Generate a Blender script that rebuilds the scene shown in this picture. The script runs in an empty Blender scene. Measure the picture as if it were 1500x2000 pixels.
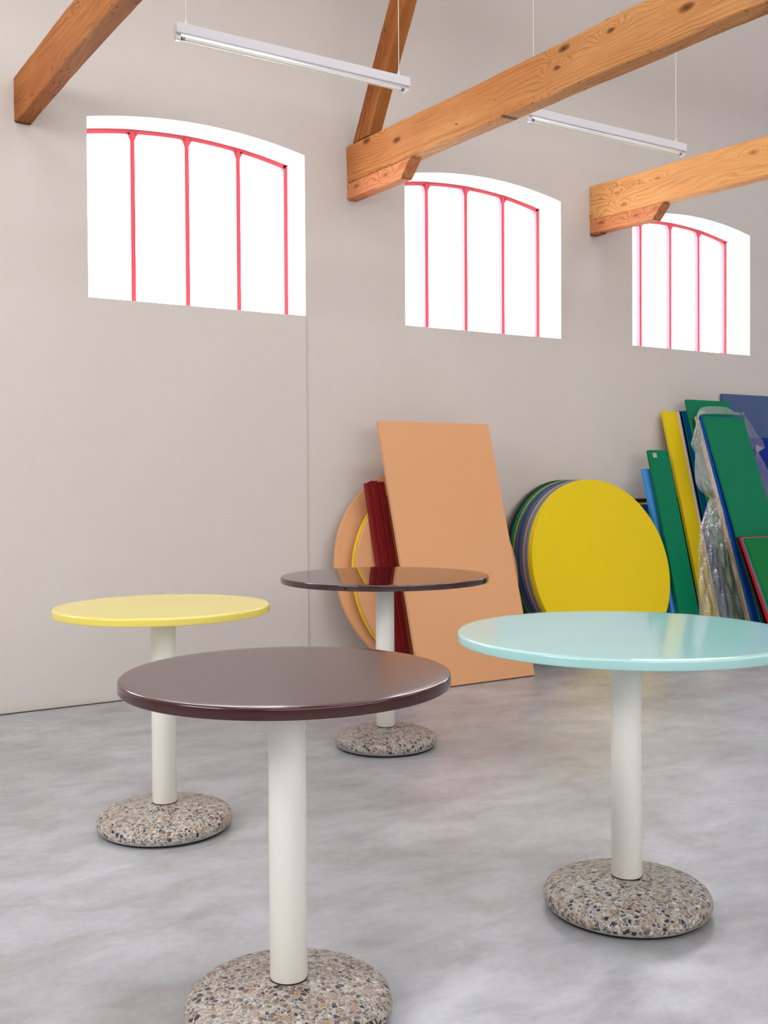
import bpy, bmesh, math, random
from mathutils import Matrix, Vector
# ------------------------------------------------------------------ camera, world, lights
# World axes: X runs along the window wall, Y points through it (wall face at y=0, room at y<0), Z up.
scn = bpy.context.scene
C = scn.collection
cam_d = bpy.data.cameras.new('camera'); cam = bpy.data.objects.new('camera', cam_d); C.objects.link(cam)
R_ = Vector((0.849717, -0.527202, -0.00622)); U_ = Vector((0.014973, 0.012337, 0.999812)); F_ = Vector((0.527026, 0.84965, -0.018377))
M = Matrix((( R_.x, U_.x, -F_.x, -3.3268), (R_.y, U_.y, -F_.y, -5.3634), (R_.z, U_.z, -F_.z, 1.1442), (0, 0, 0, 1)))
cam.matrix_world = M
cam_d.sensor_fit = 'VERTICAL'; cam_d.sensor_height = 36; cam_d.lens = 36.42; cam_d.shift_y = -0.0109
cam_d.clip_start = 0.05
scn.camera = cam
scn.view_settings.view_transform = 'Standard'; scn.view_settings.look = 'None'
scn.view_settings.exposure = -0.19; scn.view_settings.gamma = 1.0
scn.view_settings.use_curve_mapping = False

w = bpy.data.worlds.new('overcast_sky'); scn.world = w; w.use_nodes = True
w.node_tree.nodes['Background'].inputs[0].default_value = (0.86, 0.935, 1.0, 1)
w.node_tree.nodes['Background'].inputs[1].default_value = 12.0

def area(name, loc, look, sx, sy, power, col=(1, 1, 1)):
    d = bpy.data.lights.new(name, 'AREA'); d.shape = 'RECTANGLE'; d.size = sx; d.size_y = sy
    d.energy = power; d.color = col
    o = bpy.data.objects.new(name, d); C.objects.link(o); o.location = loc
    o.rotation_euler = (Vector(look) - Vector(loc)).to_track_quat('-Z', 'Y').to_euler()
    return o
area('gable_window_light', (-7.2, -3.6, 3.6), (0.5, -1.2, 1.2), 2.6, 1.8, 185, (1.0, 0.98, 0.965))
for k, x_ in enumerate((-3.9, 0.2, 4.3)):
    area('roof_window_light_%d' % (k + 1), (x_, -4.2, 5.9), (x_, -3.3, 0), 3.3, 1.1, 78, (0.97, 0.98, 1.0))
area('opposite_window_light', (-0.8, -8.8, 2.7), (0.2, 0, 1.5), 11.0, 1.9, 225, (1.0, 0.985, 0.98))

rnd = random.Random(7)
# ------------------------------------------------------------------ materials
def srgb(r, g, b, k=1.0):
    f = lambda c: (c / 12.92 if c <= 0.04045 else ((c + 0.055) / 1.055) ** 2.4)
    return tuple(min(0.92, f(v / 255) * k) for v in (r, g, b)) + (1,)

class NT:
    def __init__(s, name):
        s.m = bpy.data.materials.new(name); s.m.use_nodes = True
        s.t = s.m.node_tree; s.p = s.t.nodes['Principled BSDF']
    def n(s, typ, **kw):
        nd = s.t.nodes.new(typ)
        for k, v in kw.items():
            if k.startswith('i_'):
                key = k[2:]; key = int(key) if key.isdigit() else key
                s.set(nd.inputs[key], v)
            else: setattr(nd, k, v)
        return nd
    def set(s, sock, v):
        if isinstance(v, bpy.types.NodeSocket): s.t.links.new(v, sock)
        else: sock.default_value = v
    def math(s, op, a, b=None, c=None, clamp=False):
        nd = s.t.nodes.new('ShaderNodeMath'); nd.operation = op; nd.use_clamp = clamp
        for i, v in enumerate((a, b, c)):
            if v is not None: s.set(nd.inputs[i], v)
        return nd.outputs[0]
    def mix(s, f, a, b, blend='MIX'):
        nd = s.t.nodes.new('ShaderNodeMix'); nd.data_type = 'RGBA'; nd.blend_type = blend
        s.set(nd.inputs[0], f); s.set(nd.inputs[6], a); s.set(nd.inputs[7], b); return nd.outputs[2]
    def rng(s, v, a, b, c=0.0, d=1.0, smooth=False):
        nd = s.t.nodes.new('ShaderNodeMapRange')
        if smooth: nd.interpolation_type = 'SMOOTHSTEP'
        for i, q in enumerate((v, a, b, c, d)): s.set(nd.inputs[i], q)
        return nd.outputs[0]
    def obj(s, scale=(1, 1, 1), loc=(0, 0, 0)):
        tc = s.t.nodes.new('ShaderNodeTexCoord'); mp = s.t.nodes.new('ShaderNodeMapping')
        mp.inputs['Scale'].default_value = scale; mp.inputs['Location'].default_value = loc
        s.t.links.new(tc.outputs['Object'], mp.inputs[0]); return mp.outputs[0]
    def noise(s, vec, scale, detail=3, rough=0.5, dist=0.0):
        nd = s.n('ShaderNodeTexNoise'); s.set(nd.inputs['Vector'], vec)
        nd.inputs['Scale'].default_value = scale; nd.inputs['Detail'].default_value = detail
        nd.inputs['Roughness'].default_value = rough; nd.inputs['Distortion'].default_value = dist
        return nd.outputs['Fac']
    def vor(s, vec, scale, feature='F1', rand=1.0):
        nd = s.n('ShaderNodeTexVoronoi', feature=feature); s.set(nd.inputs['Vector'], vec)
        nd.inputs['Scale'].default_value = scale; nd.inputs['Randomness'].default_value = rand; return nd
    def ramp(s, f, stops, interp='LINEAR'):
        nd = s.n('ShaderNodeValToRGB'); cr = nd.color_ramp; cr.interpolation = interp
        while len(cr.elements) < len(stops): cr.elements.new(0.5)
        for e, (pos, col) in zip(cr.elements, stops): e.position = pos; e.color = col
        s.set(nd.inputs[0], f); return nd.outputs[0]
    def bump(s, h, strength, dist):
        nd = s.n('ShaderNodeBump'); nd.inputs['Strength'].default_value = strength
        nd.inputs['Distance'].default_value = dist; s.set(nd.inputs['Height'], h)
        s.t.links.new(nd.outputs[0], s.p.inputs['Normal']); return nd

def plain(name, col, rough=0.45, spec=0.5, coat=0.0, metal=0.0, bump=0.0, bscale=60, var=0.03):
    t = NT(name); t.p.inputs['Roughness'].default_value = rough
    t.p.inputs['Specular IOR Level'].default_value = spec
    t.p.inputs['Coat Weight'].default_value = coat; t.p.inputs['Metallic'].default_value = metal
    v = t.obj()
    nz = t.noise(v, 6, 4)
    dark = tuple(c * (1 - var * 2) for c in col[:3]) + (1,)
    t.set(t.p.inputs['Base Color'], t.mix(nz, dark, col))
    if bump: t.bump(t.noise(v, bscale, 2), bump, 0.002)
    return t.m

def mat_wall():
    t = NT('lime_plaster'); v = t.obj()
    big = t.noise(v, 0.7, 4); fine = t.noise(v, 9, 5)
    c = t.mix(big, srgb(202, 195, 190, 1.12), srgb(207, 202, 198, 1.12))
    c = t.mix(t.rng(fine, .35, .7, 0, .10), c, srgb(192, 184, 178, 1.15))
    t.set(t.p.inputs['Base Color'], c); t.p.inputs['Roughness'].default_value = 0.9
    t.p.inputs['Specular IOR Level'].default_value = 0.2
    h = t.math('ADD', t.noise(v, 220, 4), t.math('MULTIPLY', t.noise(v, 5, 3), 3.0))
    t.bump(h, 0.25, 0.004)
    return t.m
def mat_floor():
    t = NT('polished_concrete'); v = t.obj()
    big = t.noise(v, 1.1, 7, 0.62, 0.3); mid = t.noise(t.obj((.6, 1, 1)), 5.5, 9, 0.72, 0.35); fine = t.noise(v, 40, 9, 0.75)
    c = t.mix(t.rng(big, .3, .7), srgb(138, 139, 142, 1.35), srgb(168, 172, 180, 1.4))
    c = t.mix(t.rng(mid, .42, .68, 0, .6), c, srgb(116, 111, 107, 1.3))
    c = t.mix(t.rng(t.noise(v, 2.2, 5, .6), .55, .8, 0, .5), c, srgb(184, 187, 193, 1.25))
    c = t.mix(t.rng(fine, .35, .8, 0, .3), c, srgb(108, 105, 103, 1.25))
    t.set(t.p.inputs['Base Color'], c)
    t.set(t.p.inputs['Roughness'], t.rng(mid, .35, .65, .30, .44))
    t.p.inputs['Specular IOR Level'].default_value = 0.85
    t.bump(t.math('ADD', t.noise(v, 8, 4), t.math('MULTIPLY', fine, .3)), 0.06, 0.01)
    return t.m
def mat_wood(name, light, mid, dark, seed, knots=1.0, holes=0.5, ring=26.0):
    t = NT(name); off = (seed * 3.1, seed * 1.7, seed * 0.9)
    P = t.obj((1, 1, 1), off)
    s0 = t.n('ShaderNodeSeparateXYZ'); t.set(s0.inputs[0], t.obj()); zl = s0.outputs[2]
    Pk = t.obj((2.6, 6.0, 6.0), off)
    warp = t.noise(t.obj((0.9, 5, 5), off), 1.0, 3)
    sep = t.n('ShaderNodeSeparateXYZ'); t.set(sep.inputs[0], P)
    cv = t.n('ShaderNodeCombineXYZ'); t.set(cv.inputs[0], t.math('MULTIPLY', sep.outputs[0], 3.0)); t.set(cv.inputs[1], t.math('MULTIPLY', sep.outputs[2], 7.5))
    vk = t.n('ShaderNodeTexVoronoi', voronoi_dimensions='2D'); t.set(vk.inputs['Vector'], cv.outputs[0]); vk.inputs['Scale'].default_value = 1.0
    d = vk.outputs['Distance']
    d = t.math('ADD', d, t.math('MULTIPLY', t.math('SUBTRACT', t.noise(t.obj((30, 60, 60), off), 1.0, 2), .5), .07))
    sk = t.n('ShaderNodeSeparateColor'); t.set(sk.inputs[0], vk.outputs['Color'])
    ksz = t.rng(sk.outputs[0], .4, 1, .03, 1.0)
    K = t.math('MULTIPLY', t.math('POWER', t.rng(d, 0.0, 0.5, 1.0, 0.0), 2.2), ksz)
    ph = t.math('ADD', t.math('MULTIPLY', sep.outputs[2], ring), t.math('MULTIPLY', sep.outputs[1], ring * .55))
    ph = t.math('ADD', ph, t.math('MULTIPLY', warp, 9.0))
    ph = t.math('ADD', ph, t.math('MULTIPLY', K, 11.0 * knots))
    fr = t.math('FRACT', ph)
    rl = t.ramp(fr, [(0, (0, 0, 0, 1)), (.45, (.05, .05, .05, 1)), (.8, (.7, .7, .7, 1)), (.9, (1, 1, 1, 1)), (1, (0, 0, 0, 1))])
    mask = t.rng(t.noise(t.obj((1.3, 7, 7), off), 1.0, 2), .4, .62, .15, .85)
    fib = t.noise(t.obj((5, 140, 140), off), 1.0, 4, .7)
    big = t.noise(t.obj((.8, 3, 3), (seed, 2, 5)), 1.0, 4)
    c = t.mix(t.rng(big, .35, .65), mid, light)
    c = t.mix(t.math('MULTIPLY', rl, t.math('MULTIPLY', mask, .75)), c, dark)
    c = t.mix(t.rng(fib, .35, .75, 0, .35), c, dark)
    # reddish streaks, knots and their dark hearts
    st = t.rng(t.noise(t.obj((.7, 22, 22), (4, seed, 1)), 1.0, 2), .58, .72, 0, .5)
    c = t.mix(st, c, tuple(a * b for a, b in zip(mid[:3], (.78, .55, .4))) + (1,))
    dk = t.math('DIVIDE', d, ksz)
    c = t.mix(t.rng(dk, .10, .17, .75 * knots, 0), c, tuple(a * .55 for a in dark[:3]) + (1,))
    c = t.mix(t.rng(dk, .03, .07, .6 * knots, 0), c, tuple(a * .2 for a in dark[:3]) + (1,))
    c = t.mix(t.rng(t.noise(t.obj((3, 12, 12), (7, 2, seed)), 1.0, 5, .7), .66, .76, 0, .5), c, tuple(a * .35 for a in dark[:3]) + (1,))
    vh = t.vor(t.obj((24, 48, 48), off), 1.0)
    hm = t.math('MULTIPLY', t.rng(vh.outputs['Distance'], .14, .24, 1, 0), t.math('MAXIMUM', t.rng(t.noise(t.obj((2, 5, 5), off), 1.0, 2), .60, .64, 0, holes), t.math('MULTIPLY', t.rng(zl, .004, .03, holes, 0), t.rng(t.noise(t.obj((2, 3, 3), off), 1.0, 2), .42, .5))))
    c = t.mix(hm, c, (.02, .012, .008, 1))
    t.set(t.p.inputs['Base Color'], c); t.p.inputs['Roughness'].default_value = .75
    t.p.inputs['Specular IOR Level'].default_value = .15
    t.bump(t.math('SUBTRACT', t.math('MULTIPLY', fib, .7), t.math('ADD', t.math('MULTIPLY', rl, .3), hm)), .35, .003)
    return t.m
def mat_pebble():
    t = NT('exposed_pebble_concrete')
    tc = t.n('ShaderNodeTexCoord'); oi = t.n('ShaderNodeObjectInfo')
    ofs = t.n('ShaderNodeVectorMath', operation='ADD')
    t.set(ofs.inputs[0], tc.outputs['Object']); t.set(ofs.inputs[1], oi.outputs['Location'])
    nz = t.n('ShaderNodeTexNoise'); t.set(nz.inputs['Vector'], ofs.outputs[0]); nz.inputs['Scale'].default_value = 55
    wv = t.n('ShaderNodeVectorMath', operation='MULTIPLY_ADD'); t.set(wv.inputs[0], nz.outputs['Color'])
    wv.inputs[1].default_value = (.009, .009, .009); t.set(wv.inputs[2], ofs.outputs[0])
    V = wv.outputs[0]
    def layer(scale, lo, hi):
        e = t.vor(V, scale, 'DISTANCE_TO_EDGE'); f = t.vor(V, scale)
        sp = t.n('ShaderNodeSeparateColor'); t.set(sp.inputs[0], f.outputs['Color'])
        thr = t.rng(sp.outputs[1], 0, 1, lo, hi)
        m = t.rng(e.outputs['Distance'], thr, t.math('ADD', thr, .035))
        # pebbles keep a rounded middle: cut the pointed cell corners
        m = t.math('MULTIPLY', m, t.rng(f.outputs['Distance'], .52, .60, 1, 0))
        return m, sp.outputs[0], f.outputs['Distance'], sp.outputs[2]
    m1, r1, d1, q1 = layer(78, .02, .15)
    m2, r2, d2, q2 = layer(138, .03, .2)
    pal = [(0, srgb(186, 176, 165)), (.13, srgb(160, 148, 138)), (.25, srgb(205, 196, 184)), (.37, srgb(128, 108, 94)),
           (.46, srgb(176, 152, 128)), (.56, srgb(46, 50, 64)), (.68, srgb(146, 114, 90)), (.74, srgb(108, 104, 108)),
           (.83, srgb(186, 148, 104)), (.88, srgb(146, 112, 98)), (.93, srgb(222, 214, 202)), (.97, srgb(86, 62, 50))]
    c1 = t.ramp(r1, pal, 'CONSTANT'); c2 = t.ramp(r2, pal, 'CONSTANT')
    speck = t.noise(ofs.outputs[0], 600, 2)
    cem = t.mix(speck, srgb(160, 158, 154, 1.15), srgb(200, 198, 194, 1.15))
    tone = t.rng(t.noise(ofs.outputs[0], 260, 3), .3, .7, .78, 1.15)
    cb = t.mix(m2, cem, c2); cb = t.mix(m1, cb, c1)
    tv = t.n('ShaderNodeCombineColor'); [t.set(tv.inputs[i], tone) for i in range(3)]
    cb = t.mix(1.0, cb, tv.outputs[0], 'MULTIPLY')
    # the lowest band of the rim is bare cement
    sz = t.n('ShaderNodeSeparateXYZ'); t.set(sz.inputs[0], tc.outputs['Object'])
    band = t.rng(t.math('ADD', sz.outputs[2], t.math('MULTIPLY', nz.outputs['Fac'], .012)), .020, .026)
    cb = t.mix(band, cem, cb)
    t.set(t.p.inputs['Base Color'], cb)
    t.set(t.p.inputs['Roughness'], t.rng(t.math('MAXIMUM', m1, m2), 0, 1, .65, .32))
    h1 = t.math('MULTIPLY', m1, t.rng(d1, 0, .6, 1, .55)); h2 = t.math('MULTIPLY', m2, .5)
    h = t.math('MULTIPLY', t.math('MAXIMUM', h1, h2), band)
    t.bump(h, 1.0, .0045)
    return t.m
def mat_glaze(name, col, rough=.06, var=.02, ior=1.62, coat=0.0):
    t = NT(name); v = t.obj()
    dark = tuple(c * (1 - var * 3) for c in col[:3]) + (1,)
    t.set(t.p.inputs['Base Color'], t.mix(t.noise(v, 5, 4), dark, col))
    t.p.inputs['Roughness'].default_value = rough; t.p.inputs['IOR'].default_value = ior; t.p.inputs['Coat Weight'].default_value = coat; t.p.inputs['Coat IOR'].default_value = 1.7; t.p.inputs['Coat Roughness'].default_value = rough
    t.bump(t.math('ADD', t.noise(v, 14, 2), t.math('MULTIPLY', t.noise(v, 90, 1), .03)), .07, .0012)
    return t.m
def mat_glass(name, tint=(1, 1, 1, 1), refl=.08):
    t = NT(name); t.t.nodes.remove(t.p)
    tr = t.n('ShaderNodeBsdfTransparent'); tr.inputs[0].default_value = tint
    tl = t.n('ShaderNodeBsdfTranslucent'); tl.inputs[0].default_value = (.9, .93, .95, 1)
    gl = t.n('ShaderNodeBsdfGlossy'); gl.inputs['Roughness'].default_value = .05
    v = t.obj(); f = t.rng(t.noise(v, 12, 5, .7), .4, .8, .02, .12)
    m0 = t.n('ShaderNodeMixShader'); t.set(m0.inputs[0], f); t.set(m0.inputs[1], tr.outputs[0]); t.set(m0.inputs[2], tl.outputs[0])
    m1 = t.n('ShaderNodeMixShader', i_0=refl); t.set(m1.inputs[1], m0.outputs[0]); t.set(m1.inputs[2], gl.outputs[0])
    t.t.links.new(m1.outputs[0], t.t.nodes['Material Output'].inputs[0]); return t.m
def mat_wrap():
    t = NT('bubble_film'); t.t.nodes.remove(t.p)
    v = t.obj()
    b = t.vor(v, 125)
    h = t.rng(b.outputs['Distance'], 0, .45, 1, 0, True)
    bp = t.n('ShaderNodeBump'); bp.inputs['Strength'].default_value = .8; bp.inputs['Distance'].default_value = .003
    t.set(bp.inputs['Height'], t.math('ADD', h, t.math('MULTIPLY', t.noise(v, 22, 5, .65), 2.2)))
    tr = t.n('ShaderNodeBsdfTransparent'); tr.inputs[0].default_value = (.97, .985, .985, 1)
    gl = t.n('ShaderNodeBsdfGlossy'); gl.inputs['Roughness'].default_value = .16; t.set(gl.inputs['Normal'], bp.outputs[0])
    df = t.n('ShaderNodeBsdfTranslucent'); df.inputs[0].default_value = (.85, .87, .88, 1); t.set(df.inputs['Normal'], bp.outputs[0])
    d2 = t.n('ShaderNodeBsdfDiffuse'); d2.inputs[0].default_value = (.85, .87, .88, 1); t.set(d2.inputs['Normal'], bp.outputs[0])
    mm = t.n('ShaderNodeMixShader', i_0=.6); t.set(mm.inputs[1], df.outputs[0]); t.set(mm.inputs[2], d2.outputs[0])
    lw = t.n('ShaderNodeLayerWeight'); lw.inputs[0].default_value = .4; t.set(lw.inputs['Normal'], bp.outputs[0])
    f1 = t.math('ADD', t.math('MULTIPLY', lw.outputs['Facing'], .16), .09)
    m0 = t.n('ShaderNodeMixShader'); t.set(m0.inputs[0], f1); t.set(m0.inputs[1], tr.outputs[0]); t.set(m0.inputs[2], mm.outputs[0])
    f2 = t.math('ADD', t.math('MULTIPLY', lw.outputs['Fresnel'], .5), .06)
    m1 = t.n('ShaderNodeMixShader'); t.set(m1.inputs[0], f2); t.set(m1.inputs[1], m0.outputs[0]); t.set(m1.inputs[2], gl.outputs[0])
    t.t.links.new(m1.outputs[0], t.t.nodes['Material Output'].inputs[0]); return t.m

K = 1.35
WALL = mat_wall(); FLOOR = mat_floor(); PEB = mat_pebble(); WRAP = mat_wrap(); GLASS = mat_glass('window_glass')
WOOD_A = mat_wood('pine_tie_beam', srgb(224, 166, 106, 1.0), srgb(198, 132, 76, 1.0), srgb(132, 70, 34), 1.0, ring=48)
WOOD_B = mat_wood('pine_corbel', srgb(226, 158, 112, 1.1), srgb(212, 138, 92, 1.1), srgb(158, 90, 56), 5.0, knots=.6, holes=.3, ring=30)
WOOD_C = mat_wood('brown_pine', srgb(190, 128, 70), srgb(152, 88, 42), srgb(92, 50, 26), 9.0, knots=.7, holes=.9, ring=30)
WOOD_D = mat_wood('pale_pine', srgb(232, 176, 112, 1.1), srgb(222, 160, 102, 1.1), srgb(184, 122, 72), 3.0, knots=.6, holes=.7, ring=24)
PAINT_RED = plain('red_window_paint_with_bloom', srgb(226, 84, 98), .5)  # red paint lightened towards pink, the window bloom put into its colour
LACQ_W = plain('offwhite_powder_coat', srgb(247, 245, 238, 1.0), .38, bump=.15, bscale=500, var=.005)
LAMP_W = plain('white_lamp_metal', srgb(222, 222, 228), .4, var=.01)
TUBE = plain('milky_glass_tube', srgb(236, 238, 226), .12, var=.0)
METAL = plain('grey_tube_cap_metal', srgb(150, 148, 145), .3, metal=.8)
BLACK = plain('black_rubber', srgb(14, 14, 15), .6)
JOINT = plain('floor_joint', srgb(58, 52, 46), .9)
WIRE = plain('white_cord', srgb(232, 230, 226), .5)
G_BURG = mat_glaze('burgundy_glaze', srgb(62, 20, 20), .14, ior=1.62)
G_BURG2 = mat_glaze('deep_burgundy_glaze', srgb(50, 16, 22), .02, ior=1.8)
G_YEL = mat_glaze('pastel_yellow_glaze', srgb(230, 213, 100, 1.08), .12, ior=1.68)
G_CYAN = mat_glaze('pale_turquoise_glaze', srgb(160, 207, 206, 1.15), .08, ior=1.7)
def bm_(name, r, g, b, rough=.42, k=K): return plain(name, srgb(r, g, b, k * .97), rough, spec=.2, var=.02)
PEACH = bm_('peach_laminate', 216, 161, 117, .5, 1.15); OXB = bm_('oxblood_laminate', 112, 26, 28)
YELL = bm_('yellow_laminate', 208, 182, 24); GRN = bm_('green_laminate', 0, 108, 74); GRN2 = bm_('leaf_green_laminate', 0, 104, 48)
BLU = bm_('blue_laminate', 0, 72, 162); NAVY = bm_('navy_laminate', 0, 34, 126); GBL = bm_('grey_blue_laminate', 66, 86, 122)
SLATE = bm_('slate_blue_laminate', 58, 78, 104); SKY = bm_('sky_blue_laminate', 70, 145, 215); RED = bm_('red_laminate', 184, 14, 28)
BLK = bm_('black_laminate', 22, 24, 28); TAUPE = bm_('taupe_laminate', 92, 84, 80); WHT = bm_('white_laminate', 205, 198, 190)
PINKW = bm_('pale_pink_laminate', 205, 184, 172); STEEL = bm_('steel_blue_laminate', 92, 112, 142)
STICK = plain('paper_sticker', srgb(170, 186, 158), .7)

# ------------------------------------------------------------------ helpers
def link(name, bm, mat, parent=None, smooth=False, kind=None, auto=None):
    me = bpy.data.meshes.new(name); bmesh.ops.recalc_face_normals(bm, faces=bm.faces[:]); bm.to_mesh(me); bm.free()
    me.materials.append(mat)
    o = bpy.data.objects.new(name, me); C.objects.link(o)
    if parent: o.parent = parent
    if smooth:
        for p in me.polygons: p.use_smooth = True
        if auto is not None: me.set_sharp_from_angle(angle=math.radians(auto))
    if kind: o['kind'] = kind
    return o
def thing(name, label, cat, loc=(0, 0, 0), rot=(0, 0, 0), group=None, kind=None):
    o = bpy.data.objects.new(name, None); C.objects.link(o); o.location = loc; o.rotation_euler = rot
    o.empty_display_size = .1
    if label: o['label'] = label
    if cat: o['category'] = cat
    if group: o['group'] = group
    if kind: o['kind'] = kind
    return o
def tag(o, label, cat, group=None):
    o['label'] = label; o['category'] = cat
    if group: o['group'] = group
    return o
def add_box(bm, x0, x1, y0, y1, z0, z1, bev=0.0, seg=2):
    vs = [bm.verts.new(p) for p in ((x0, y0, z0), (x1, y0, z0), (x1, y1, z0), (x0, y1, z0), (x0, y0, z1), (x1, y0, z1), (x1, y1, z1), (x0, y1, z1))]
    fs = [bm.faces.new([vs[i] for i in f]) for f in ((0, 3, 2, 1), (4, 5, 6, 7), (0, 1, 5, 4), (1, 2, 6, 5), (2, 3, 7, 6), (3, 0, 4, 7))]
    if bev:
        es = list({e for f in fs for e in f.edges})
        bmesh.ops.bevel(bm, geom=es, offset=bev, segments=seg, affect='EDGES', profile=.5)
def add_lathe(bm, prof, n=96, axis='Z', center=(0, 0, 0)):
    rings = []
    def P(r, h, a):
        c, s = r * math.cos(a), r * math.sin(a)
        v = (c, s, h) if axis == 'Z' else ((c, h, s) if axis == 'Y' else (h, c, s))
        return tuple(v[i] + center[i] for i in range(3))
    for r, h in prof:
        if r < 1e-6: rings.append([bm.verts.new(P(0, h, 0))])
        else: rings.append([bm.verts.new(P(r, h, 2 * math.pi * k / n)) for k in range(n)])
    for a, b in zip(rings, rings[1:]):
        for k in range(n):
            k2 = (k + 1) % n
            if len(a) == 1 and len(b) == 1: continue
            if len(a) == 1: bm.faces.new((a[0], b[k], b[k2]))
            elif len(b) == 1: bm.faces.new((a[k], b[0], a[k2]))
            else: bm.faces.new((a[k], b[k], b[k2], a[k2]))
def arcprof(cx, cz, r, a0, a1, n=6):
    return [(cx + r * math.cos(math.radians(a0 + (a1 - a0) * i / n)), cz + r * math.sin(math.radians(a0 + (a1 - a0) * i / n))) for i in range(n + 1)]

# ------------------------------------------------------------------ setting
X0, X1, YB = -8.0, 8.5, -9.2
bm = bmesh.new()
vs = [bm.verts.new(p) for p in ((X0, YB, 0), (X1, YB, 0), (X1, 0.3, 0), (X0, 0.3, 0))]; bm.faces.new(vs)
link('floor', bm, FLOOR, kind='structure')

SILL, SPR, RISE, DEP, HW = 2.108, 3.036, 0.068, 0.25, 0.6305
WC = [-3.11, -1.157, 0.7955, 2.7285, 4.67]
TOP = 3.36
def arch(c, hw=HW, spr=SPR, rise=RISE, n=24):
    R = (hw * hw + rise * rise) / (2 * rise); out = []
    for i in range(n + 1):
        x = -hw + 2 * hw * i / n
        out.append((c + x, spr + rise - R + math.sqrt(R * R - x * x)))
    return out
def quad(bm, *p): return bm.faces.new([bm.verts.new(q) for q in p])
bm = bmesh.new()
edges = [X0] + [v for c in WC for v in (c - HW, c + HW)] + [X1]
for i in range(0, len(edges), 2):
    a, b = edges[i], edges[i + 1]
    for z0, z1 in ((0, SILL), (SILL, SPR), (SPR, TOP)): quad(bm, (a, 0, z0), (b, 0, z0), (b, 0, z1), (a, 0, z1))
for c in WC:
    A = arch(c)
    quad(bm, (c - HW, 0, 0), (c + HW, 0, 0), (c + HW, 0, SILL), (c - HW, 0, SILL))
    for p, q in zip(A, A[1:]):
        quad(bm, (p[0], 0, p[1]), (q[0], 0, q[1]), (q[0], 0, TOP), (p[0], 0, TOP))
        quad(bm, (p[0], 0, p[1]), (q[0], 0, q[1]), (q[0], DEP + .06, q[1]), (p[0], DEP + .06, p[1]))
    for s in (-1, 1):
        quad(bm, (c + s * HW, 0, SILL), (c + s * HW, 0, SPR), (c + s * HW, DEP + .06, SPR), (c + s * HW, DEP + .06, SILL))
    quad(bm, (c - HW, 0, SILL), (c + HW, 0, SILL), (c + HW, DEP + .06, SILL), (c - HW, DEP + .06, SILL))
# shallow plaster swelling under the first window, ending in a straight upright step
t_ = .010
quad(bm, (-2.6, -0.0005, 0), (-.531, -t_, 0), (-.531, -t_, SILL), (-2.6, -0.0005, SILL))
quad(bm, (-.531, -t_, 0), (-.531, 0, 0), (-.531, 0, SILL), (-.531, -t_, SILL))
quad(bm, (-2.6, 0, SILL), (-.526, 0, SILL), (-.531, -t_, SILL), (-2.6, -0.0005, SILL))
bmesh.ops.remove_doubles(bm, verts=bm.verts[:], dist=1e-5)
link('wall_back', bm, WALL, kind='structure')
# ceiling: cove, steep slope, ridge, far slope
SL = math.tan(math.radians(44))
prof = [(0, TOP)]
a = math.radians(46)
Rc = .75
for i in range(13):
    th = a * i / 12; prof.append((-Rc * (1 - math.cos(th)), TOP + Rc * math.sin(th)))
y, z = prof[-1]; yr = -4.6; zr = z + (y - yr) * SL
prof += [(yr, zr), (YB, zr - (yr - YB) * SL)]
bm = bmesh.new(); prev = None
for y, z in prof:
    r = [bm.verts.new((X0, y, z)), bm.verts.new((X1, y, z))]
    if prev: bm.faces.new((prev[0], prev[1], r[1], r[0]))
    prev = r
link('ceiling', bm, WALL, kind='structure', smooth=True, auto=30)
zE = prof[-1][1]
for nm, x in (('wall_left', X0), ('wall_right', X1)):
    bm = bmesh.new(); bm.faces.new([bm.verts.new((x, 0, 0))] + [bm.verts.new((x, y, z)) for y, z in prof] + [bm.verts.new((x, YB, 0))])
    link(nm, bm, WALL, kind='structure')
bm = bmesh.new(); quad(bm, (X0, YB, 0), (X1, YB, 0), (X1, YB, zE), (X0, YB, zE)); link('wall_front', bm, WALL, kind='structure')
bm = bmesh.new(); add_box(bm, X0, X1, -.022, -.0005, -.001, .0022); link('trim_1', bm, JOINT, kind='structure')

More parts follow.
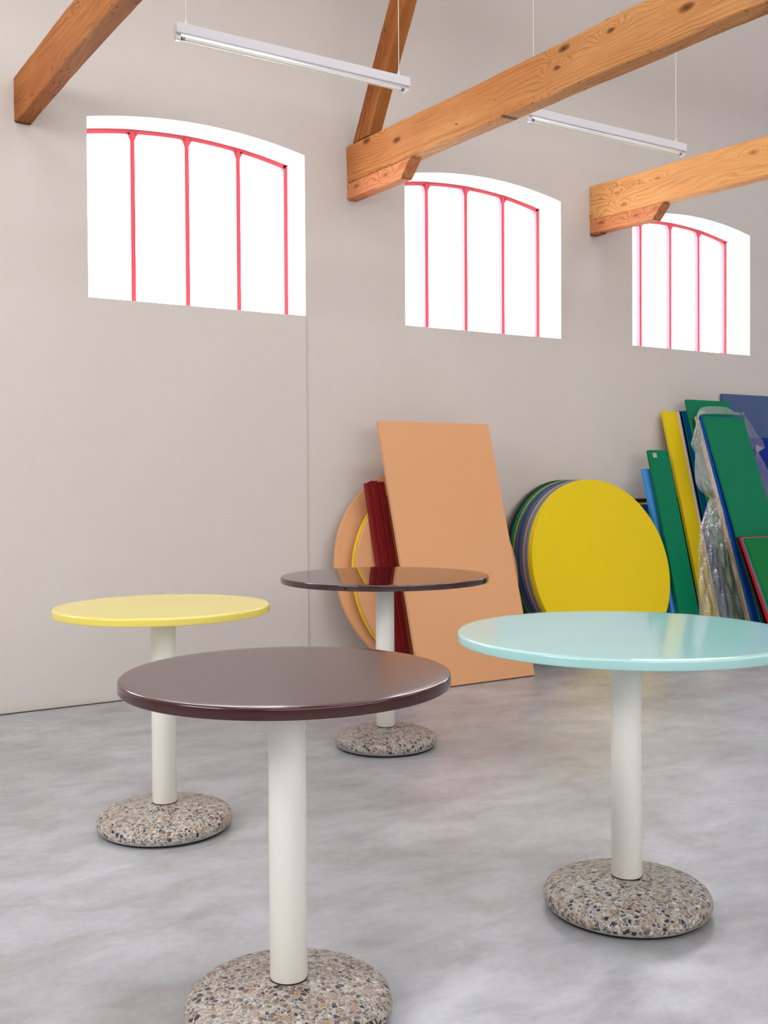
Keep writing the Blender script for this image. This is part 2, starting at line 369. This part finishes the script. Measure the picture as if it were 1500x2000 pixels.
# windows: red steel frame with three upright bars, four panes
for wi, c in enumerate(WC):
    root = thing('window_%d' % (wi + 1), None, None, (c, DEP, SILL), kind='structure')
    bm = bmesh.new(); A = [(x, z - SILL) for x, z in arch(0)]; f = .022
    y0, y1 = -.02, .02
    def bar(pts_o, pts_i):
        for (p, q), (pi, qi) in zip(zip(pts_o, pts_o[1:]), zip(pts_i, pts_i[1:])):
            quad(bm, (p[0], y0, p[1]), (q[0], y0, q[1]), (qi[0], y0, qi[1]), (pi[0], y0, pi[1]))
            quad(bm, (p[0], y1, p[1]), (q[0], y1, q[1]), (qi[0], y1, qi[1]), (pi[0], y1, pi[1]))
            quad(bm, (pi[0], y0, pi[1]), (qi[0], y0, qi[1]), (qi[0], y1, qi[1]), (pi[0], y1, pi[1]))
    bar(A, [(x * (1 - f / HW), z - f) for x, z in A])
    for s in (-1, 1): add_box(bm, min(s * HW, s * (HW - f)), max(s * HW, s * (HW - f)), y0, y1, 0, A[0][1])
    add_box(bm, -HW, HW, y0, y1, 0, .03)
    link('frame', bm, PAINT_RED, root)
    R = (HW * HW + RISE * RISE) / (2 * RISE)
    zt = lambda x: SPR - SILL + RISE - R + math.sqrt(R * R - x * x)
    xs = [-HW, -.3145, .0005, .3145, HW]
    for x in xs[1:4]:
        bm = bmesh.new(); add_box(bm, x - .0125, x + .0125, -.022, .018, 0, zt(x) - .012)
        add_box(bm, x - .004, x + .004, -.03, -.02, 0, zt(x) - .012)
        # little gusset flares where the bar meets the arch
        for s in (-1, 1):
            vv = [bm.verts.new(p) for p in ((x + s * .012, y, zt(x) - .06) for y in (-.02, .016))] + [bm.verts.new((x + s * .03, y, zt(x) - .018)) for y in (.016, -.02)] 
            bm.faces.new(vv)
            for y in (-.02, .016): bm.faces.new([bm.verts.new(p) for p in ((x + s * .012, y, zt(x) - .06), (x + s * .03, y, zt(x) - .018), (x + s * .012, y, zt(x) - .018))])
        link('window_bar', bm, PAINT_RED, root)
    for xa, xb in zip(xs, xs[1:]):
        bm = bmesh.new(); n = 6
        lo = [bm.verts.new((xa + (xb - xa) * i / n, .004, .012)) for i in range(n + 1)]
        hi = [bm.verts.new((xa + (xb - xa) * i / n, .004, zt(xa + (xb - xa) * i / n) - .008)) for i in range(n + 1)]
        for i in range(n): bm.faces.new((lo[i], lo[i + 1], hi[i + 1], hi[i]))
        link('pane', bm, GLASS, root)

# ------------------------------------------------------------------ timber
def timber(name, L, W, H, mat, parent=None, seed=1, end=None, rough=.004, step=.05, ends0=None):
    """bar along local X, section W (y) x H (z), origin at the lower left edge; edges slightly uneven like hewn wood"""
    r = random.Random(seed); bm = bmesh.new(); n = max(2, int(L / step)); c = .006
    sec = [(c, 0), (W - c, 0), (W, c), (W, H - c), (W - c, H), (c, H), (0, H - c), (0, c)]
    sub = []
    for (p, q) in zip(sec, sec[1:] + sec[:1]):
        m = 1 if math.dist(p, q) < .02 else 4
        for k in range(m): sub.append((p[0] + (q[0] - p[0]) * k / m, p[1] + (q[1] - p[1]) * k / m))
    ph = [r.uniform(0, 6) for _ in range(8)]
    rings = []
    for i in range(n + 1):
        x = L * i / n; ring = []
        for y, z in sub:
            cx, cz = y - W / 2, z - H / 2
            wob = 1
            dy = rough * (math.sin(x * 3.1 + ph[0] + z * 9) * .5 + math.sin(x * 11 + ph[1] + z * 25) * .25 + r.uniform(-.15, .15))
            dz = rough * (math.sin(x * 2.3 + ph[2] + y * 9) * .6 + math.sin(x * 9 + ph[3] + y * 30) * .3 + r.uniform(-.2, .2))
            X = x
            if end and i == n: X = L + end * (z / H)
            elif end: X = x * (L + end * (z / H)) / L
            if ends0: X = X + ends0 * (z / H) * (1 - i / n)
            ring.append(bm.verts.new((X, y + dy, z + dz)))
        rings.append(ring)
    m = len(sub)
    for a, b in zip(rings, rings[1:]):
        for k in range(m): bm.faces.new((a[k], a[(k + 1) % m], b[(k + 1) % m], b[k]))
    bm.faces.new(rings[0]); bm.faces.new(rings[-1])
    return link(name, bm, mat, parent, smooth=True, auto=25)
def beam(x, z0, H, W, yaw, tilt, mat, label, seed, corb=None, rough=.004, wedge=False):
    # local X of the beam points into the room (-Y); its local Y then points to +X of the room
    root = thing('tie_beam', label, 'beam', (x, 0, z0))
    root.rotation_euler = Matrix.Rotation(-math.pi / 2 + yaw, 4, 'Z').to_euler()
    b = timber('beam_timber', 9.15, W, H, mat, root, seed, rough=rough)
    b.rotation_euler = (0, -tilt, 0)
    if corb:
        cH, cL, cE, cW = corb
        k = timber('corbel', cL, cW, cH, WOOD_B, root, seed + 3, end=cE, rough=.0015)
        k.location = (0, .002, -cH - .001); k.rotation_euler = (0, -tilt, 0)
        if wedge:
            bm = bmesh.new(); add_box(bm, 0, .1, .006, .06, -.012, 0, .002); q = link('wedge', bm, WOOD_C, root); q.location = (0, 0, -cH - .001)
    return root
beam(-2.147, 2.941, .222, .082, .045, .03, WOOD_C, 'brown timber tie beam at the upper left corner, left of the first window', 11)
beam(-.248, 2.915, .215, .095, .025, -.02, WOOD_A, 'long knotty orange pine tie beam crossing the upper right, meeting the wall between first and second window', 4, (.097, .565, .1, .074), .005)
beam(1.687, 2.945, .232, .09, .045, -.03, WOOD_D, 'pale pine tie beam at the right edge, meeting the wall left of the third window', 23, (.096, .555, .085, .078), wedge=True)
# rafter rising from the middle beam
ra = tag(timber('rafter', 1.79, .08, .158, WOOD_C, None, 31, rough=.003, end=.50, ends0=.098), 'dark orange slanting rafter rising behind the first tube lamp from the long tie beam', 'rafter')
sl = math.radians(58.15)
# local X up the slope, local Z down towards the room, so the section hangs below its back edge
ux = Vector((0, -math.cos(sl), math.sin(sl))); uy = Vector((-1, 0, 0)); uz = ux.cross(uy)
Mr = Matrix(((ux.x, uy.x, uz.x, -.163), (ux.y, uy.y, uz.y, -.065), (ux.z, uy.z, uz.z, 3.133), (0, 0, 0, 1)))
ra.matrix_world = Mr

# ------------------------------------------------------------------ lamps
def lamp(x0, x1, zt, wires, label, ceil_z):
    L = x1 - x0
    root = thing('tube_lamp', label, 'lamp', (x0, -.97, zt), group=None)
    bm = bmesh.new(); add_box(bm, 0, L, -.024, .024, -.046, 0, .003); link('lamp_housing', bm, LAMP_W, root)
    bm = bmesh.new(); add_lathe(bm, [(0, .03), (.0085, .03), (.0085, L - .03), (0, L - .03)], 20, 'X', (0, 0, -.061))
    t = link('fluorescent_tube', bm, TUBE, root, True, auto=40)
    for xa in (.03, L - .045):
        bm = bmesh.new(); add_lathe(bm, [(0, xa), (.009, xa), (.009, xa + .015), (0, xa + .015)], 20, 'X', (0, 0, -.061)); link('tube_cap', bm, METAL, t, True, auto=40)
    for xa in (0, L - .026):
        bm = bmesh.new(); add_box(bm, xa, xa + .026, -.012, .012, -.074, -.044, .005, 3); link('lamp_holder', bm, LAMP_W, root)
    for xw in wires:
        bm = bmesh.new(); xx = xw - x0; top = ceil_z - zt
        add_lathe(bm, [(0, 0), (.0065, 0), (.006, .012), (.0025, .026), (.0017, .03), (.0017, top), (0, top)], 12, 'Z', (xx, 0, 0))
        link('suspension_cord', bm, WIRE, root, True, auto=40)
    return root
CZ = TOP + Rc * math.sin(a) + (.97 - Rc * (1 - math.cos(a))) * SL
lamp(-1.672, -.444, 3.172, (-1.62, -.499), 'white fluorescent tube lamp hanging on two cords over the first window', CZ)
lamp(.329, 1.549, 3.170, (.374, 1.479), 'white fluorescent tube lamp hanging over the second window, partly behind the long beam', CZ)

# ------------------------------------------------------------------ tables
def table(x, y, r, glaze, label, group=None):
    root = thing('pedestal_table', label, 'table', (x, y, 0), (0, 0, rnd.uniform(0, 6)), group)
    bm = bmesh.new()
    add_lathe(bm, [(0, 0), (.203, 0), (.206, .002), (.206, .009), (0, .009)], 96); link('foot_ring', bm, BLACK, root, True, auto=40)
    bm = bmesh.new()
    pr = [(0, .008), (.2, .008), (.211, .0085)] + [(.216, .012), (.220, .018), (.222, .026), (.2215, .034), (.219, .042), (.214, .049), (.206, .055), (.194, .060), (.175, .0645), (.15, .069), (.12, .0735), (.09, .078), (.065, .082), (.048, .085), (.04, .0855), (0, .0855)]
    add_lathe(bm, pr, 128); link('pebble_base', bm, PEB, root, True, auto=60)
    bm = bmesh.new(); add_lathe(bm, [(0, .085), (.0408, .085), (.0412, .0875), (.039, .0885), (0, .0885)], 64); link('gasket', bm, BLACK, root, True, auto=40)
    bm = bmesh.new(); add_lathe(bm, [(0, .0875), (.0395, .0875), (.0402, .0885), (.0402, .705), (.0402, .7155), (0, .7155)], 72); link('column', bm, LACQ_W, root, True, auto=50)
    bm = bmesh.new()
    zt, zb, e = .74, .7155, .0055
    pr = [(0, zb), (r - .006, zb)] + arcprof(r - .003, zb + .003, .003, -90, 0, 3) + arcprof(r - e, zt - e, e, 0, 90, 6) + [(r - .03, zt), (r * .6, zt), (r * .3, zt), (0, zt)]
    add_lathe(bm, pr, 160); link('tabletop', bm, glaze, root, True, auto=60)
    return root
table(-2.3452, -3.3824, .35, G_BURG, 'nearest small round table with glossy dark burgundy top and pebble base')
table(-1.3235, -3.3574, .45, G_CYAN, 'large round table with glossy pale turquoise top at the right edge')
table(-2.1451, -2.063, .3525, G_YEL, 'small round table with pastel yellow top on the left by the wall')
table(-.9647, -1.5569, .45, G_BURG2, 'large round table with mirror dark burgundy top in front of the peach boards')

# ------------------------------------------------------------------ leaning discs and boards
def disc(x, nb, R, lean, t, mat, label, name='round_tabletop', group=None):
    bm = bmesh.new(); e = .0025
    pr = [(0, 0), (R - e, 0)] + arcprof(R - e, e, e, -90, 0, 3) + [(R, t - e)] + arcprof(R - e, t - e, e, 0, 90, 3) + [(0, t)]
    add_lathe(bm, pr, 144, 'Y', (0, 0, R))
    o = link(name, bm, mat, None, True, auto=50)
    o.location = (x, -nb, t * math.sin(lean)); o.rotation_euler = (-lean, 0, 0)
    return tag(o, label, 'tabletop', group)
def board(x, w_, zt, nb, lean, t, mat, label, name='rectangular_tabletop', group=None, roll=0.0, cat='tabletop'):
    """front face meets the floor line at distance nb from the wall, top front edge at height zt, tipped back by lean"""
    L = zt / math.cos(lean) - t * math.sin(lean)
    bm = bmesh.new(); add_box(bm, 0, w_, 0, t, 0, L, .0018, 2)
    o = link(name, bm, mat)
    o.location = (x, -nb + t * math.sin(lean) * math.tan(lean), t * math.sin(lean) + .0005)
    o.rotation_euler = (-lean, roll, 0)
    return tag(o, label, cat, group)

# stack of eleven discs, front to back
L11 = [(YELL, 0, 'bright yellow round tabletop at the front of the leaning disc stack'),
       (YELL, 0.002, 'yellow round tabletop directly behind the front yellow disc'),
       (STEEL, -.002, 'grey blue round tabletop behind the two yellow discs of the stack'),
       (PEACH, .006, 'terracotta peach round tabletop showing as a thin rim between grey blue discs'),
       (GBL, .0, 'blue grey round tabletop behind the thin terracotta rim of the stack'),
       (SLATE, .008, 'slate blue round tabletop in the middle of the leaning disc stack'),
       (SLATE, .0, 'slate blue round tabletop just before the thin yellow rim'),
       (YELL, .012, 'yellow round tabletop showing as a thin rim before the green disc'),
       (GRN, .004, 'dark green round tabletop before the black disc of the stack'),
       (BLK, .0, 'black round tabletop near the back of the leaning disc stack'),
       (TAUPE, .002, 'taupe round tabletop at the very back of the disc stack against the wall')]
th_ = .0252
for k, (m_, dx, lb) in enumerate(L11):
    disc(1.409 + dx, .561 - k * .0258 / math.cos(.231), .588, .231, th_, m_, lb, group=None)
# discs behind the peach board
disc(.192, .302, .622, .217, .026, PEACH, 'largest peach round tabletop leaning on the wall behind the tall peach board')
disc(.2265, .352, .586, .188, .018, YELL, 'yellow round tabletop seen as a thin crescent rim at the peach discs')
disc(.233, .380, .586, .188, .026, PEACH, 'smaller peach round tabletop in front of the thin yellow rim')
# dark red bars
board(-.236, .024, 1.139, 0.49, 0.265, .03, OXB, 'leftmost of the three narrow dark red bars leaning beside the peach board', 'wooden_bar', cat='bar')
board(-.210, .050, 1.15, 0.50, 0.265, .03, OXB, 'middle wider dark red bar leaning beside the peach board', 'wooden_bar', cat='bar')
board(-.158, .036, 1.145, 0.512, 0.265, .03, OXB, 'narrow dark red bar closest to the tall peach board', 'wooden_bar', cat='bar')
# tall peach board
board(-.190, .797, 1.4975, 0.69, 0.2858, .026, PEACH, 'tall peach rectangular board leaning in front of the discs and red bars')
# low landscape stack behind the yellow disc
board(2.03, .62, 1.012, 0.170, 0.14, .026, BLK, 'black rectangular board whose top edge shows right of the yellow disc')
board(2.035, .62, 0.985, 0.1975, 0.14, .026, YELL, 'yellow rectangular board showing a hairline edge below the black board')
board(2.04, .62, 0.972, 0.225, 0.14, .026, BLU, 'dark blue rectangular board behind the yellow disc and light blue strips')
# sky blue strips and the labelled green plank
board(2.022, .12, 1.224, 0.483, 0.2542, .018, SKY, 'rear light blue strip board left of the green plank with sticker')
board(2.016, .12, 1.223, 0.506, 0.2544, .018, SKY, 'front light blue strip board left of the green plank with sticker')
gp = board(2.033, .187, 1.353, 0.556, 0.2469, .026, GRN, 'green plank with a small paper sticker near its top corner')
bm = bmesh.new(); add_box(bm, .03, .068, -.0008, .0002, 1.335, 1.368); link('sticker', bm, STICK, gp)['label'] = 'pale grey green paper sticker'
board(2.34, .137, 1.641, 0.485, 0.2534, .026, YELL, 'tall yellow plank behind the green plank with sticker')
board(2.479, .024, 1.645, 0.478, 0.2471, .022, PINKW, 'pale pinkish white thin board showing as a strip right of the yellow plank')
board(2.506, .40, 1.65, 0.455, 0.2493, .024, NAVY, 'navy blue board behind the tall green board, right of the white strip')
board(2.535, .38, 1.65, 0.487, 0.2521, .010, GRN, 'thin green board showing an edge between two blue boards')
board(2.548, .38, 1.65, 0.513, 0.2544, .020, BLU, 'blue board edge directly behind the tall green board')
board(2.503, .457, 1.727, 0.6, 0.2630, .026, GRN, 'tallest green board, its upper corner left of the bubble wrap')
board(3.01, 1.0, 1.797, 0.2, 0.0943, .026, GBL, 'big grey blue board leaning flat on the wall at the right edge')
board(3.04, 1.0, 1.466, 0.275, 0.1255, .026, NAVY, 'navy blue board below the big grey blue board at the right edge')
# wrapped stack
board(2.512, .41, 1.602, 0.722, 0.3060, .022, PEACH, 'peach board at the back of the bubble wrapped stack')
board(2.508, .412, 1.604, 0.746, 0.3065, .020, WHT, 'white board inside the bubble wrapped stack behind the blue board')
board(2.500, .416, 1.603, 0.776, 0.3080, .022, BLU, 'bright blue board directly behind the front green board with bubble wrap')
board(2.499, .42, 1.596, 0.86, 0.3408, .022, GRN, 'front green board of the stack draped with bubble wrap')
# low stack at the right edge
board(2.440, .85, 0.752, 0.926, 0.3750, .022, BLK, 'black short board at the back of the low stack by the right edge')
board(2.436, .85, 0.753, 0.985, 0.3985, .022, RED, 'red short board in the low stack by the right edge')
board(2.428, .85, 0.751, 1.021, 0.4107, .022, STEEL, 'grey blue short board between red and green in the low stack')
board(2.417, .85, 0.749, 1.06, 0.4261, .022, GRN2, 'leaf green short board at the front of the low stack by the right edge')

# ------------------------------------------------------------------ bubble wrap
def sheet(bm, A, B, nu, nv, amp, seed, fold=3.0):
    r = random.Random(seed)
    def samp(P, t):
        t *= len(P) - 1; i = min(int(t), len(P) - 2); f = t - i
        return Vector(P[i]).lerp(Vector(P[i + 1]), f)
    ph = [r.uniform(0, 6) for _ in range(6)]
    g = []
    for i in range(nu + 1):
        t = i / nu; a_, b_ = samp(A, t), samp(B, t); row = []
        for j in range(nv + 1):
            u = j / nv; p = a_.lerp(b_, u)
            k = amp * (math.sin(fold * 6.28 * u + ph[0] + 5 * t) * .6 + math.sin(13 * u + 17 * t + ph[1]) * .4 + math.sin(31 * t - 9 * u + ph[2]) * .3 + r.uniform(-.2, .2))
            edge = min(1, 6 * min(u, 1 - u) + .15)
            p = p + Vector((k * .3, -abs(k) * edge, k * .25)); row.append(bm.verts.new(p))
        g.append(row)
    for i in range(nu):
        for j in range(nv): bm.faces.new((g[i][j], g[i + 1][j], g[i + 1][j + 1], g[i][j + 1]))
bm = bmesh.new()
L = [(2.482, -0.25, 1.616), (2.445, -0.26, 1.516), (2.391, -0.27, 1.395), (2.427, -0.28, 1.334), (2.41, -0.29, 1.225), (2.398, -0.31, 1.127), (2.417, -0.33, 1.072), (2.472, -0.36, 1.018)]
def rim(z, x=2.489): return (x, -(.250 + .335 * (1.6 - z)), z)
R = [rim(z) for z in (1.603, 1.518, 1.407, 1.333, 1.224, 1.126, 1.072, 1.019)]
L2 = [(2.459, -0.38, 1.018), (2.361, -0.42, 0.92), (2.269, -0.46, 0.817), (2.208, -0.5, 0.681), (2.157, -0.54, 0.546), (2.094, -0.6, 0.382), (2.035, -0.66, 0.222), (1.999, -0.7, 0.095), (1.98, -0.72, 0.012)]
R2 = [rim(z) for z in (1.019, .919, .814, .675, .537, .366, .197, .063, .012)]
T = [(2.488, -0.24, 1.602), (2.527, -0.22, 1.641), (2.582, -0.2, 1.667), (2.663, -0.2, 1.68), (2.773, -0.2, 1.684), (2.868, -0.2, 1.676), (2.912, -0.2, 1.651), (2.969, -0.2, 1.641), (3.019, -0.22, 1.615)]
TF = [(2.498, -.300, 1.612), (2.56, -.302, 1.615), (2.61, -.302, 1.615), (2.66, -.302, 1.616), (2.72, -.302, 1.616), (2.78, -.302, 1.615), (2.84, -.302, 1.615), (2.89, -.302, 1.614), (2.93, -.30, 1.612)]
RR = [(2.984, -0.22, 1.652), (3.022, -0.24, 1.595), (3.066, -0.26, 1.53), (3.11, -0.28, 1.466), (3.144, -0.29, 1.435), (3.16, -0.3, 1.382), (3.084, -0.31, 1.388), (3.014, -0.32, 1.402), (3.08, -0.34, 1.281), (3.115, -0.38, 1.168), (3.182, -0.44, 0.979), (3.2, -.5, .6), (3.2, -.6, .02)]
RI = [(2.969, -0.26, 1.604), (2.974, -0.27, 1.547), (2.972, -0.29, 1.47), (2.976, -0.3, 1.413), (2.981, -0.31, 1.364), (2.985, -0.32, 1.319), (2.984, -0.33, 1.281), (2.989, -0.34, 1.236), (2.985, -0.37, 1.131), (2.993, -0.4, 1.019), (2.978, -0.46, 0.871), (2.97, -.55, .5), (2.96, -.68, .02)]
sheet(bm, L, R, 60, 20, .010, 1, 4); sheet(bm, L2, R2, 80, 34, .012, 2, 4.5)
sheet(bm, T, TF, 46, 12, .010, 3, 1.5)
sheet(bm, RR, RI, 70, 16, .014, 5)
sheet(bm, [(p[0] + .012, p[1] + .012, p[2]) for p in L], [(p[0] - .006, p[1] + .02, p[2]) for p in R], 40, 10, .012, 8, 2)
tag(link('bubble_wrap', bm, WRAP, None, True), 'crumpled translucent bubble wrap draped over the green and blue boards', 'bubble wrap')
